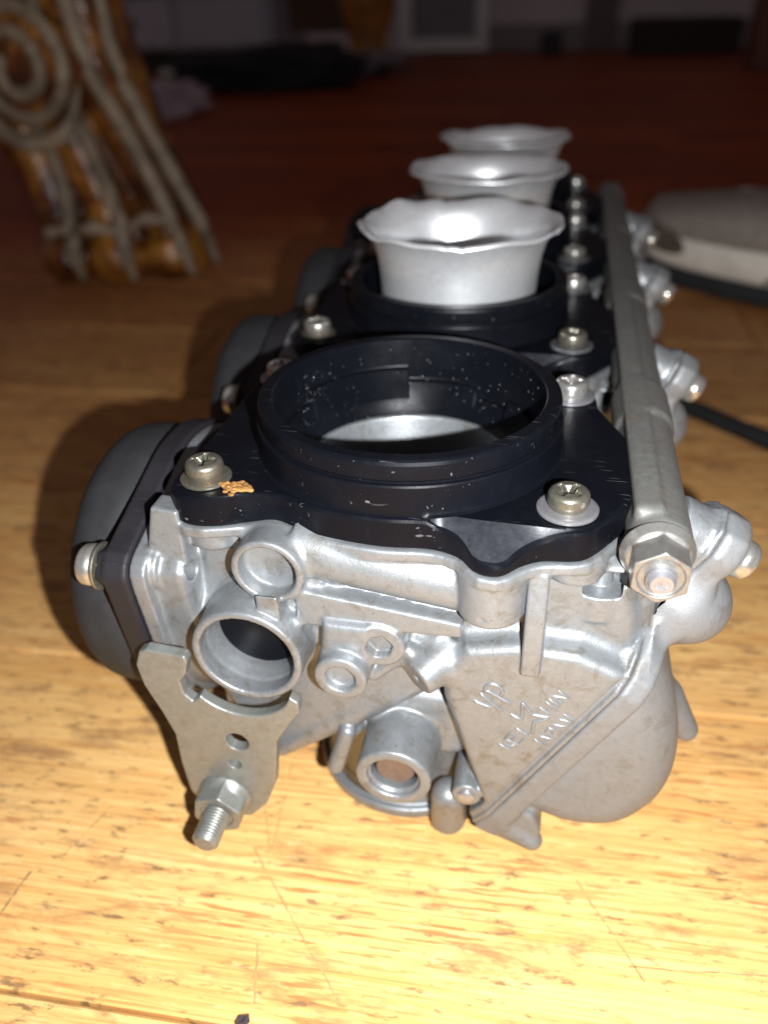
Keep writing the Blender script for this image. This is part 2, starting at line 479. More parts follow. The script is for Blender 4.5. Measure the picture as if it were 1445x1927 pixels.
# ---- cast body
def build_body():
    f = Field((-55, -47, -105), (70, 36, -6), .4)
    f.ks = .62
    outl = [tuple(p) for p in OUTP]
    # throttle barrel
    f.add(cyl('z', (0, 0), 21.5, -104, -60, .8), 0)
    f.add(cyl('z', (0, 0), 22, -70, -17, 1, 28), 5)
    # diaphragm side: block between barrel and chamber
    f.add(box((-40, -24.5, -76), (-6, 27, -19), 3), 3)
    f.add(box((-38, -26.5, -36), (-28, 20, -18), 2), 2)
    # chamber plate facing the dark cap
    f.add(prism('yz', CAPP, -48.9, -45.6, .5), 0)
    f.add(prism('yz', CAPP, -47, -38, 2.5, -2.4), 2.2)
    f.add(prism('yz', [(0 + 30 * math.cos(a), -47.5 + 29 * math.sin(a)) for a in np.linspace(0, 6.283, 40)[:-1]], -41, -30, 3), 4)
    # tab standing up next to the black plate
    f.add(prism('xz', [(-44.0, -13.8), (-38.6, -14.4), (-38.6, -27), (-47.0, -27), (-46.0, -22)], -30.3, -25, .5), 1.2)
    # ear screw boss with blind hole
    f.add(cyl('x', (-29.2, -28.3), 4.4, -48.5, -44.0, .5), 1.5)
    f.add(cyl('x', (-28.9, -28.6), 3.3, -46, -39.8, .5), 1.2)
    f.cut(cyl('x', (-29.2, -28.6), 2.0, -42.4, -38, .2), .1)
    # upper guard cylinder (axis x) and the rib under it
    f.add(rod((-17, -27.0, -21.0), (15.5, -27.6, -25.2), 5.8, flat=True), 1.6)
    f.add(prism('xz', [(-16, -27), (15.6, -31.0), (15.6, -34.2), (-2, -35), (-16, -35.6)], -33.6, -18, .6), 1.4)
    f.add(prism('xz', [(-14, -31), (12, -33), (12, -36.8), (-14, -37.2)], -31, -18, .8), 1.0)
    # right shoulder of the throat
    f.add(box((12, -26, -40), (45.5, 27, -20), 3), 3)
    # float chamber side: long wedge to the bowl joint
    A = [XZ(-28.5, -.2), XZ(29, -.2), XZ(36, -4.5), (45, -24), (38, -20), (24, -21), (14, -26), (12.5, -38), (12.0, -50)]
    f.add(prism('xz', A, -26.5, 28, 3.0), 3)
    Bp = [XZ(-24.0, -1.0), XZ(27, -1.0), (44.2, -39.5), (37, -36.6), (25.5, -36.3), (16, -38.5), (12.6, -46), (12.2, -52)]
    f.add(prism('xz', Bp, -32.0, 25, 2.2), 6.0)
    # joint flange steps parallel to the bowl
    def slanted(pts, n0, n1, r):
        p2 = [tuple(p) for p in pts]
        a = np.array(p2)
        c = [Ob + Uv * u + Nv * n + np.array([0, y, 0]) for u, y in p2 for n in (n0, n1)]
        lo, hi = np.min(c, 0), np.max(c, 0)
        def fn(X, Y, Z):
            u = (X - Ob[0]) * Uv[0] + (Z - Ob[2]) * Uv[2]; n = (X - Ob[0]) * Nv[0] + (Z - Ob[2]) * Nv[2]
            u2, n2 = u[:, 0, :], n[:, 0, :]
            d2 = sd_poly(u, Y, p2)
            return rcomb(d2, np.abs(n - (n0 + n1) / 2) - (n1 - n0) / 2, r)
        return fn, lo, hi
    f.add(slanted(BOWLO, -1.4, -.25, .4), .3)
    f.add(slanted([(u * .985, y * .965) for u, y in BOWLO], -2.6, -1, .8), 1.2)
    # bowl screw boss
    c0 = Ob + Uv * 50.5 + np.array([0, -13.5, 0])
    f.add(rod(c0 + Nv * -7.5, c0 + Nv * -.25, 5.2, 5.6, flat=True), .8)
    f.add(rod(c0 + Nv * -4 + np.array([-1, 2, -3]), (45, -12, -34), 4.5, 6), 3)
    f.add(rod((46.5, -19, -25), (46.5, -20, -37), 4.2), 2)
    # top lip that carries the black plate
    f.add(prism('xy', outl, -19.4, -17.05, .5, .8), .9)
    f.add(cyl('z', (-34.5, -23.3), 5.6, -24.0, -18, .9), .8)
    f.add(cyl('z', (20.4, -31.0), 6.1, -28.5, -18, 1.0), .7)
    f.cut(ball((19.3, -37.4, -26.2), .75), .1)
    f.add(cyl('z', (34.5, -24.5), 5.6, -22.4, -18, .8), .8)
    f.add(cyl('z', (39.5, -21.5), 5.9, -32.5, -22, .9), 1.0)
    f.cut(cyl('z', (39.8, -23.6), 4.4, -26.4, -21.5, .5), .2)
    f.add(cyl('z', (39.8, -21.5), 2.2, -27, -18, .3), .2)
    # curved rib
    f.add(prism('yz', [(-32.2, -19), (-33.6, -27), (-34.0, -35), (-33.7, -41.6), (-28, -42), (-24, -19)], 26.7, 30.3, .5), .7)
    # blanked port (shallow cup)
    f.add(cyl('y', (-20.6, -23.2), 7.0, -34.4, -14, .5), 2.6)
    # bore boss
    f.add(cyl('y', (-25.6, -41.6), 11.2, -38.2, -14, .5, 12.2), 3.4)
    f.add(box((-22.7, -36.4, -33), (-18.3, -24, -27), .4), .5)
    f.add(box((-20, -31.5, -35), (-11, -22, -26), 1), 1.5)
    f.add(box((-14, -30, -44), (-8, -20, -27), 1.5), 3)
    # diagonal web, lower left
    f.add(prism('xz', [(12, -38), (8.5, -52.5), (-3.5, -62.5), (-13, -70.5), (-23, -80), (-31, -78), (-38, -62), (-36, -46), (-20, -40)], -28.5, 10, 2.6), 2.5)
    f.add(rod((-26, -25.6, -79.6), (-9, -25.8, -66), 3.4, 3.4), 1.5)
    f.add(rod((-9, -25.8, -66), (8, -26, -51.8), 3.4, 3.0), 1.5)
    # two plugs
    f.add(cyl('y', (-6.9, -44.2), 5.2, -38.2, -20, .5, 5.6), 1.6)
    f.add(prism('xz', [(-12, -44), (-1.6, -44), (-1.2, -33), (-10.5, -33)], -35.4, -20, 1.4), 1.6)
    f.add(cyl('y', (.2, -37.9), 4.9, -34.6, -20, .5, 5.2), 1.5)
    f.add(rod((-2, -30.5, -49), (5, -30.0, -42), 1.5, 1.5), 2)
    # slanted vacuum nub
    f.add(rod((7.2, -33.2, -46.3), (13, -26.5, -43.8), 3.8, 5.0, flat=True), 4.0)
    f.cut(rod((6.2, -34.4, -46.7), (8.6, -31.7, -45.7), .8), .1)
    # outlet side at the floor: spigot ring, idle screw tower, small posts
    f.add(cyl('z', (0, 0), 24.0, -104, -100.8, .8), .6)
    f.add(cyl('z', (0, 0), 22.0, -102, -97, .8), 1.0)
    f.add(box((-7, -25.5, -78), (17, 0, -58), 4), 3)
    f.add(cyl('y', (2.8, -71.6), 8.0, -37.8, -10, .6, 8.6), 2.2)
    f.add(rod((-8.8, -29.5, -68.5), (-11.9, -30.2, -79.5), 1.9), 1.0)
    f.add(rod((-8.5, -26, -70), (-8, -18, -74), 2.6), 1.0)
    f.add(rod((13.4, -27, -88), (13.2, -25, -98.5), 4.0, 4.2), 1.6)
    f.add(rod((19.4, -25, -66), (22.5, -24, -93), 3.4, 3.6), 2.2)
    f.add(cyl('y', (17.7, -81.5), 3.2, -31.6, -20, .4), 1.2)
    # ---- holes
    f.cut(cyl('z', (0, 0), 19.2, -120, -18, .1, 19.2), .2)
    f.cut(cyl('z', (0, 0), 18.6, -30, -15, .1, 22.4), .3)
    f.cut(cyl('y', (-20.6, -23.2), 5.6, -36, -31.0, .5), .1)
    f.cut(ball((-20.6, -31.0, -23.2), 5.2, (1, .16, 1)), .3)
    f.cut(cyl('y', (-25.6, -41.6), 9.6, -40, -34.2, .3), .1)
    f.cut(cyl('y', (-25.6, -41.6), 9.5, -34.8, -31.2, .2, 8.8), .1)
    f.cut(cyl('y', (-25.6, -41.6), 8.8, -34, -14, .2), .1)
    f.cut(cyl('y', (-6.9, -44.2), 3.0, -39, -36.2, .9), .1)
    f.cut(prism('xz', [(.2 + 2.7 * math.cos(math.radians(60 * i + 12)), -37.9 + 2.7 * math.sin(math.radians(60 * i + 12))) for i in range(6)], -36, -32.8, .2), .1)
    f.cut(cyl('y', (2.8, -71.6), 5.6, -39, -36.4, .3), .2)
    f.cut(cyl('y', (2.8, -71.6), 5.0, -39, -33.2, .2), .1)
    V, Q = f.mesh()
    return V, Q

# cap outline in (y, z): disc with two opposite ears
def ear_outline(R, ears, er):
    pts = []
    for a in np.linspace(0, 2 * np.pi, 120, endpoint=False):
        r = R
        for (ey, ez) in ears:
            ea = math.atan2(ez + 47.5, ey); el = math.hypot(ey, ez + 47.5)
            d = (a - ea + np.pi) % (2 * np.pi) - np.pi
            # support of the hull between disc and ear circle
            if abs(d) < .62:
                alpha = math.acos(min(1, (R - er) / el))
                # straight tangent line distance
                rr = R / max(.2, math.cos(alpha - abs(d))) if abs(d) < alpha else R
                tip = el * math.cos(d) + math.sqrt(max(0, er * er - (el * math.sin(d)) ** 2)) if abs(el * math.sin(d)) < er else 0
                r = max(r, min(rr, tip) if tip and abs(d) < .12 else rr if abs(d) >= .12 and rr < el + er else r)
        pts.append((r * math.cos(a), -47.5 + r * math.sin(a)))
    return pts
CAPP = ear_outline(32.2, [(-30.5, -28.5), (30.5, -66.5)], 4.6)

_bo = [(-31, -24), (-30, -31), (-24, -32.6), (23, -32.6), (27, -31.0), (30, -27.5), (32, -23.0), (35, -19.8), (40, -18.6), (46, -19.4), (51, -20.0), (55.5, -18), (57.4, -13.5), (56, -8.5), (51, -6),
       (48, -3), (46, 4), (45, 12), (42, 20), (34, 26), (28, 31.5), (22, 32.6), (-24, 32.6), (-30, 31), (-31, 24)]
BOWLO = _bo

body = None
V, Q = build_body()
body = mesh_obj('carburetor_body', toW(V), Q, M['cast'], bank)

# ---- small fittings shared by all
def sdf_obj(name, f, mat, parent, xf=None):
    V, Q = f.mesh()
    if xf is not None: V = xf(V)
    return mesh_obj(name, V * MM, Q, mat, parent)

def screw_field():                         # pan head with a cross recess, axis +z, seat at z = 0
    f = Field((-7, -7, -1.5), (7, 7, 6), .16)
    f.add(cyl('z', (0, 0), 4.55, 1.0, 4.4, 1.25, 4.4), 0)
    f.add(ball((0, 0, 1.6), 4.3, (1, 1, .74)), .5)
    for a, b in ((2.9, .62), (.62, 2.9)):
        f.cut(box((-a, -b, 2.2), (a, b, 6), .25), .35)
    f.cut(ball((0, 0, 4.9), 1.7), .4)
    f.add(cyl('z', (0, 0), 2.2, -1, 1.4, .1), .1)
    return f
def washer_rows():
    return [(C_(2.4), C_(.02)), (C_(6.0), C_(.02)), (C_(6.25), C_(.25)), (C_(6.25), C_(.75)), (C_(6.0), C_(.95)), (C_(5.4), C_(1.0)), (C_(2.4), C_(1.0))]

sV, sQ = screw_field().mesh()
def screw(name, loc, mat, parent, rot=None, spin=0, scale=1.0):
    key = 'screwmesh_' + mat.name
    me = bpy.data.meshes.get(key)
    if me is None:
        tmp = mesh_obj('cross_head_screw', sV * MM, sQ, mat)
        me = tmp.data; me.name = key
        bpy.data.objects.remove(tmp)
    o = bpy.data.objects.new(name, me); COL.objects.link(o); o.parent = parent
    R_ = rot if rot is not None else Matrix.Identity(3)
    o.matrix_local = Matrix.Translation(loc) @ R_.to_4x4() @ Matrix.Rotation(spin, 4, 'Z') @ Matrix.Scale(scale, 4)
    return o
def washer(name, loc, mat, parent, rot=None, scale=1.0):
    me = bpy.data.meshes.get('washermesh_' + mat.name)
    if me is None:
        th = np.linspace(-np.pi, np.pi, 48, endpoint=False)
        rows = [(2.4, .02), (6.0, .02), (6.25, .25), (6.25, .75), (6.0, .95), (5.4, 1.0), (2.4, 1.0)]
        V = np.concatenate([np.stack([r * np.cos(th), r * np.sin(th), 0 * th + z], 1) for r, z in rows]) * MM
        I = np.arange(48); J = (I + 1) % 48
        Fc = np.concatenate([np.stack([k * 48 + I, k * 48 + J, k * 48 + 48 + J, k * 48 + 48 + I], 1) for k in range(len(rows) - 1)])
        tmp = mesh_obj('washer', V, Fc, mat, None, True, 40)
        me = tmp.data; me.name = 'washermesh_' + mat.name
        bpy.data.objects.remove(tmp)
    o = bpy.data.objects.new(name, me); COL.objects.link(o); o.parent = parent
    R_ = rot if rot is not None else Matrix.Identity(3)
    o.matrix_local = Matrix.Translation(loc) @ R_.to_4x4() @ Matrix.Scale(scale, 4)
    return o

# ---- fittings seen on the front carburetor's body
def disc(name, c, r, y0, y1, mat, parent, dome=0.0, hole=0.0):
    th = np.linspace(-np.pi, np.pi, 64, endpoint=False)
    rows = [(r, y1), (r, y0 + .3), (r - .3, y0), (r * .5, y0 - dome * .7), (0.05, y0 - dome)]
    V = np.concatenate([np.stack([c[0] + q * np.cos(th), 0 * th + y, c[1] + q * np.sin(th)], 1) for q, y in rows])
    I = np.arange(64); J = (I + 1) % 64
    Fc = np.concatenate([np.stack([k * 64 + I, k * 64 + I * 0 + I + 64, k * 64 + J + 64, k * 64 + J], 1) for k in range(len(rows) - 1)])
    return mesh_obj(name, toW(V), Fc, mat, parent, True, 35)
disc('plug_seal', (2.8, -71.6), 5.0, -34.4, -31, M['rubber'], body)
disc('idle_screw_plug', (2.8, -71.6), 4.2, -35.3, -30, M['copper'], body)
disc('bore_disc', (-25.6, -41.6), 9.0, -29.6, -22, M['black'], body, .4)
disc('small_fitting_screw', (17.7, -81.5), 1.9, -32.3, -28, M['machined'], body, .3)

# raised lettering, each stroke a half-round bead lying on the casting: (u, n) along and across the bowl joint
LETTERS = {
    'V': [[(4.51, -20.58), (5.03, -16.79)], [(7.0, -20.6), (5.46, -14.69)]],
    'P': [[(8.32, -14.29), (8.51, -19.67), (8.3, -20.4), (9.58, -20.71), (10.86, -19.97), (10.95, -18.52), (10.2, -17.36), (8.57, -17.08)]],
    'K': [[(-3.04, -10.28), (-2.98, -7.34)], [(-3.01, -8.81), (-1.19, -10.13)], [(-2.61, -8.95), (-1.02, -7.49)]],
    'E': [[(1.92, -10.04), (-0.88, -10.17), (-0.74, -7.24), (2.04, -7.08)], [(-0.93, -8.81), (1.84, -8.74)]],
    'I': [[(3.1, -10.04), (2.89, -6.88)]],
    'emblem': [[(5.67, -12.86), (6.1, -10.56), (9.97, -12.83), (8.48, -9.7), (9.73, -6.72)], [(9.63, -6.65), (6.86, -8.26), (3.8, -6.79)]],
    'H': [[(10.87, -9.59), (10.58, -6.66)], [(12.9, -9.58), (12.67, -6.6)], [(10.81, -7.93), (12.29, -7.84)]],
    'I2': [[(13.88, -9.51), (13.75, -6.61)]],
    'N': [[(14.58, -6.55), (15.1, -9.51), (16.46, -6.6), (16.87, -9.37)]],
    'J': [[(2.64, -5.57), (2.57, -3.43), (1.4, -3.0), (0.36, -3.49)]],
    'A': [[(2.7, -2.68), (4.31, -5.18), (5.03, -2.72)], [(3.34, -3.72), (4.78, -3.5)]],
    'P2': [[(5.58, -2.67), (6.07, -5.06), (7.41, -5.11), (7.45, -4.0), (6.1, -3.84)]],
    'A2': [[(7.54, -2.5), (8.77, -4.96), (9.68, -2.69)], [(8.1, -3.6), (9.44, -3.56)]],
    'N2': [[(10.58, -2.57), (10.72, -5.01), (11.42, -2.52), (12.4, -5.01), (12.0, -2.4)]],
}
def surf_y(q):
    hit, hp, _, _ = body.ray_cast(Vector(W(q[0], -45, q[2])), Vector((0, 1, 0)))
    return hp.y / MM if hit else -32.0
for key, strokes in LETTERS.items():
    V, Fc = [], []
    rr = .42 if key in 'VP' or key == 'emblem' else .33
    for st in strokes:
        pts = []
        for (a_, b_) in zip(st[:-1], st[1:]):
            nseg = max(2, int(math.hypot(b_[0] - a_[0], b_[1] - a_[1]) / .5))
            pts += [(a_[0] + (b_[0] - a_[0]) * k / nseg, a_[1] + (b_[1] - a_[1]) * k / nseg) for k in range(nseg)]
        pts.append(st[-1]); base = len(V)
        for i, (u_, n_) in enumerate(pts):
            p0, p1 = pts[max(0, i - 1)], pts[min(len(pts) - 1, i + 1)]
            du, dn = p1[0] - p0[0], p1[1] - p0[1]; L = math.hypot(du, dn); pu, pn = -dn / L, du / L
            end = .35 if i in (0, len(pts) - 1) else 1.0
            for k in range(7):
                a = math.pi * k / 6
                q = Ob + Uv * (u_ + pu * rr * math.cos(a)) + Nv * (n_ + pn * rr * math.cos(a))
                V.append((q[0], surf_y(q) + .10 - (rr * 1.25 * math.sin(a) * end + .02), q[2]))
        for i in range(len(pts) - 1):
            for k in range(6):
                Fc.append([base + i * 7 + k, base + i * 7 + k + 1, base + (i + 1) * 7 + k + 1, base + (i + 1) * 7 + k])
        m_ = len(pts) - 1
        Fc += [[base + k for k in range(7)], [base + m_ * 7 + k for k in range(6, -1, -1)]]
    mesh_obj('raised_letter' if key != 'emblem' else 'raised_emblem', toW(V), Fc, M['cast'], body, True, 60)

# ---- black intake flange with its ring
def build_flange():
    n = 360; th = TH
    ro = RO
    z0, zt = -17.0, -10.65
    wl = np.clip(np.minimum((th + 1.30) / .06, (-.74 - th) / .08), 0, 1)
    lobe = np.clip(ro + 28.3 / np.minimum(np.sin(th), -.2), 0, 9) * .42 * wl
    step = np.where((th > 1.75) & (th < 2.75), -6.6, -9.6)
    step = np.where((th > .75) & (th <= 1.1), -12.0, step)
    stz = step.astype(float)
    ro = RO
    wall = 30.6
    rows = [(C_(22.8), C_(z0 + .02)), (ro * 0 + 26, C_(z0)), (ro - .5, C_(z0)), (ro, C_(z0 + .5)), (ro, zt - .75 - lobe), (ro - .25, zt - .25 - lobe * .97), (ro - .8, zt - lobe * .93)]
    inner = np.minimum(np.maximum(ro - 5.0, wall + .9), ro - .85)
    xo = ro * np.cos(th)
    lz = (th > -1.30) & (th < -.74)
    rl = np.where(lz, (28.3 + .06 * (xo - 10)) / np.maximum(-np.sin(th), .2), 0)
    inner = np.where(lz, np.clip(rl, wall + .9, ro - .85), inner)
    rows += [(inner, zt + C_(0)), (np.minimum(C_(wall + .8), inner - .02), C_(zt + .02)), (np.minimum(C_(wall + .25), inner - .05), C_(zt + .35)), (C_(wall), C_(zt + 1.1)),
             (C_(wall), C_(-4.9)), (C_(wall - .15), C_(-4.55)), (C_(wall - .75), C_(-4.4)), (C_(wall - .8), C_(-4.1)), (C_(30.0), C_(-3.7)), (C_(30.1), C_(-.9)), (C_(29.9), C_(-.3)), (C_(29.4), C_(0)), (C_(27.35), C_(0)), (C_(27.0), C_(-.3)), (C_(26.9), C_(-1)),
             (C_(26.4), stz + .5), (C_(26.2), stz + .1), (C_(25.4), stz), (C_(25.1), stz - .3), (C_(24.2), C_(-13.6)), (C_(23.2), C_(-15.4)), (C_(22.8), C_(z0 + .02))]
    o = glathe('intake_flange', rows, M['black'], bank, sharp=20)
    o.data.materials.append(M['scraped'])
    mi = np.zeros(len(o.data.polygons), np.int32)
    mi[6 * n:7 * n] = np.where(lz & (lobe > .35), 1, 0)
    o.data.polygons.foreach_set('material_index', mi)
    return o
flange = build_flange()

# ---- velocity stack (bent thin aluminium funnel)
def build_stack(seed, dent):
    rnd = random.Random(seed)
    th = np.linspace(-np.pi, np.pi, 360, endpoint=False)
    wz = np.zeros(360); wr = np.zeros(360)
    for k in range(2, 16):
        wz += rnd.uniform(-1, 1) / (k ** .8) * np.sin(k * th + rnd.uniform(0, 6.28))
        wr += rnd.uniform(-1, 1) / (k ** .8) * np.sin(k * th + rnd.uniform(0, 6.28))
    for _ in range(6):                                  # sharp nicks knocked into the lip
        c_, w_, d_ = rnd.uniform(-3.1, 3.1), rnd.uniform(.03, .10), rnd.uniform(.2, .7)
        wz -= d_ * np.exp(-np.abs((th - c_ + np.pi) % (2 * np.pi) - np.pi) / w_)
        wr -= d_ * .8 * np.exp(-np.abs((th - c_ + np.pi) % (2 * np.pi) - np.pi) / w_)
    wz *= dent; wr *= dent * .35
    rows = []
    prof_o = [(21.3, -13, 0), (21.4, -6, 0), (21.9, 1, 0), (22.5, 6, .0), (23.4, 9.5, .12), (24.6, 12, .35), (25.9, 13.6, .7), (27.0, 14.2, .95), (27.6, 13.9, 1), (27.85, 13.95, 1), (27.8, 14.3, 1)]
    prof_i = [(27.2, 14.75, 1), (26.2, 14.35, .85), (24.9, 13.6, .55), (23.6, 11.8, .3), (22.4, 9, .1), (21.3, 4, 0), (20.6, -3, 0), (20.3, -13, 0), (21.3, -13, 0)]
    for r, z, w in prof_o + prof_i:
        rows.append((r + wr * w, z + wz * w))
    return glathe('velocity_stack', rows, M['stack'], bank, sharp=50)

# ---- vacuum cap on the left
def build_cap():
    f = Field((-75, -42, -90), (-40, 42, -8), .6)
    f.add(cyl('x', (0, -47.5), 31.2, -70.5, -53, 7.5, 31.8), 0)
    c = np.array([(y, z) for y, z in CAPP])
    f.add(prism('yz', [tuple(p) for p in c], -54.6, -49.4, .5, .4), .2)
    V, Q = f.mesh()
    o = mesh_obj('vacuum_cap', toW(V), Q, M['cap'], bank)
    # flange band with ears and posts, a darker piece
    f = Field((-64, -44, -88), (-43, 44, -8), .5)
    f.add(prism('yz', [tuple(p) for p in c], -54.4, -49.1, .4, .8), 0)
    for (y, z) in ((-31.4, -28.2), (31.4, -66.8)):
        s = 1 if y > 0 else -1
        f.add(prism('yz', [(y + s * 4.6, z), (y + s * 1.4, z + 4.4), (y - s * 4.6, z + 3.2), (y - s * 5.5, z - 3.2), (y + s * 1.8, z - 4.4)], -56.0, -49.3, .5), .6)
    f.cut(cyl('x', (0, -47.5), 30.6, -56, -47, .1), 0)
    V, Q = f.mesh()
    b = mesh_obj('cap_flange', toW(V), Q, M['band'], o)
    for (y, z) in ((-31.4, -28.2), (31.4, -66.8)):
        R_ = Matrix(((0, 0, -1), (0, 1, 0), (1, 0, 0)))
        washer('washer', W(-56.0, y, z), M['screw'], o, R_, .78)
        screw('cap_screw', W(-56.4, y, z), M['brightscrew'], o, R_, .4, .95)
    return o
cap = build_cap()

# ---- float bowl
def build_bowl():
    f = Field((-36, -36, -1), (68, 36, 34), .55)      # local axes u, y, n
    f.add(prism('xy', BOWLO, -.05, 4.8, .8), 0)
    us = np.linspace(-22, 33, 40)
    prof = [(-24, 0)] + [(u, .6 + (27.8 * max(0, 1 - ((u + 3) / 36.5) ** 1.75) if u > -3 else 27.8 * max(0, 1 - (-(u + 3) / 22) ** 3) ** .62)) for u in us] + [(34, 0)]
    f.add(prism('xz', prof, -30.4, 30.4, 9.0), 1.6)
    f.add(prism('xz', [(-31, 0), (-30, 12.4), (-23, 12.4), (-19, 8), (-19, 0)], -31.5, 20, 1.0), 1.5)
    f.add(ball((37, -13.5, 5), 9.2, (.95, 1.0, 1.05)), 4)
    f.add(rod((50.5, -13.5, 1), (50.5, -13.5, 5.4), 6.2, 5.9, flat=True), 1.2)
    f.add(rod((11, -9, 22), (5, -9, 31.5), 3.6, 2.8), 2.5)
    f.add(rod((-26.5, -29.6, 5), (-26.8, -30.4, 12.4), 2.6, 2.4), 1.0)
    V, Q = f.mesh()
    Vw = Ob + V[:, :1] * Uv + V[:, 2:3] * Nv + V[:, 1:2] * np.array([0, 1, 0])
    o = mesh_obj('float_bowl', toW(Vw), Q[:, ::-1], M['bowl'], bank)
    R_ = Matrix((Uv, (0, 1, 0), Nv)).transposed()
    if R_.determinant() < 0: R_ = Matrix((Uv, (0, -1, 0), Nv)).transposed()
    for y in (-13.5,):
        q = Ob + Uv * 50.5 + Nv * 5.5 + np.array([0, y, 0])
        washer('washer', W(*q), M['zinc'], o, R_, .78)
        screw('bowl_screw', W(*(q + Nv * .5)), M['brightscrew'], o, R_, .7, .86)
    return o
bowl = build_bowl()

# ---- lay out the four carburetors
RI = Matrix.Identity(3)
for i, ys in enumerate(YS):
    loc = (0, ys * MM, 0)
    if i == 0:
        b, fl, cp, bw = body, flange, cap, bowl
    else:
        b = clone(body, bank, loc, False); fl = clone(flange, bank, loc); cp = clone(cap, bank, loc); bw = clone(bowl, bank, loc)
        st = build_stack(10 + i, (1.15, .5, .95)[i - 1])
        st.location = loc
    for j, (x, y) in enumerate(((-34.9, -23.4), (32.2, -23.4), (32.2, 23.8), (-34.9, 23.8))):
        rs = random.Random(i * 7 + j)
        mt = M['screw'] if (i, j) in ((0, 0), (0, 1), (1, 1)) else M['brightscrew']
        washer('washer', W(x, y, -10.62), M['machined'] if j else M['screw'], fl, None, .86 if j else .78)
        screw('flange_screw', W(x, y, -10.0), mt, fl, RI, rs.uniform(0, 1.5) if (i or j > 1) else (.15, .9)[j], .81)

# front flange: orange crust beside its left screw
def crust():
    rnd = random.Random(3)
    f = Field((-34, -31, -12.5), (-21, -19, -7), .14)
    for k in range(120):
        a = rnd.uniform(0, 1)
        c = (-30.4 + a * 5.0 + rnd.gauss(0, .3), -25.9 + a * .2 + rnd.gauss(0, .25 + 1.0 * math.sin(a * 3.1) ** 2), -10.7 + rnd.uniform(0, .3) + (.6 if a < .18 else 0))
        f.add(ball(c, rnd.uniform(.18, .55), (1.3, 1, .8)), .12)
    V, Fc = f.mesh()
    o = mesh_obj('sealant_crust', toW(V), Fc, simple('orange_crust', (.40, .20, .065), .9, 0, .1, .6, 700, .8), flange, True)
    o['label'] = 'crumbly orange residue beside the left screw'; o['kind'] = 'stuff'
crust()
# droplets of oil inside the front ring
def droplets():
    rnd = random.Random(8); V, Fc = [], []
    for k in range(70):
        a = rnd.uniform(.25, 2.9); z = rnd.uniform(-12, -2); r = 26.75 + (z + 1) * .055 if z > -6.5 else 25.2 + (z + 9) * .12
        s = rnd.uniform(.12, .3)
        c = Vector((r * math.cos(a), r * math.sin(a), z)); b = len(V); m_ = 8
        ey = Vector((-math.sin(a), math.cos(a), 0)); ez = Vector((0, 0, 1)); en = Vector((-math.cos(a), -math.sin(a), 0))
        for rr, hh in ((1, -.1), (.7, .45)):
            for q in range(m_):
                t = q / m_ * 6.283; V.append(tuple(c + (ey * math.cos(t) + ez * math.sin(t)) * s * rr + en * s * hh))
        V.append(tuple(c + en * s * .7))
        for q in range(m_):
            p = (q + 1) % m_
            Fc += [[b + q, b + p, b + m_ + p, b + m_ + q], [b + m_ + q, b + m_ + p, b + 2 * m_]]
    m = simple('oil_drops', (.05, .05, .05), .08, 0, .8)
    o = mesh_obj('oil_drops', toW(V), Fc, m, flange); o['kind'] = 'stuff'
droplets()

# ---- tie rail
def build_rail():
    f = Field((36, -28, -26), (60, 262, -4), .8)
    f.add(cyl('y', (48.2, -15.0), 5.6, -26.5, 258, .6), 0)
    f.add(prism('xz', [(43.4, -8.8), (48.0, -8.4), (49.5, -12), (46, -20), (43.4, -18)], -24, 256, .7), .3)
    for i, ys in enumerate(YS):
        f.add(cyl('y', (48.1, -15.0), 6.3, ys + 16, ys + 33, .8), 1.2)
        f.add(prism('xy', [(36.5, ys - 14), (44, ys - 18), (44, ys + 18), (36.5, ys + 14)], -20, -15.5, .8), 1.5)
    V, Q = f.mesh()
    return mesh_obj('tie_rail', toW(V), Q, M['rail'], bank)
rail = build_rail()
def hexnut(name, cx, cz, y_seat, af, h, flange_r, bore, mat, parent, spin=0.0):
    f = Field((-flange_r - 1, -h - 2.2, -flange_r - 1), (flange_r + 1, 1, flange_r + 1), .17)
    R_ = af / 2 / math.cos(math.pi / 6)
    f.add(prism('xz', [(R_ * math.cos(spin + i * math.pi / 3), R_ * math.sin(spin + i * math.pi / 3)) for i in range(6)], -h, 0, .12), 0)
    # chamfer the corners of the outer face
    def cone(X, Y, Z):
        return (np.sqrt(X ** 2 + Z ** 2) - R_ * .93 - (Y + h) * 1.5) * .6 + 0 * Y
    f.F = np.maximum(f.F, cone(f.ax[0][:, None, None], f.ax[1][None, :, None], f.ax[2][None, None, :]))
    f.add(cyl('y', (0, 0), flange_r - 1.2, -2.2, 0, .4, flange_r), .4)
    f.cut(cyl('y', (0, 0), bore + .9, -h - 1, -h + .5, .2), .2)
    V, Q = f.mesh()
    return mesh_obj(name, toW(V + np.array([cx, y_seat, cz])), Q, mat, parent)
hexnut('flange_nut', 47.8, -15.6, -26.4, 9.0, 7.6, 6.5, 2.9, M['nut'], rail, math.pi / 2)
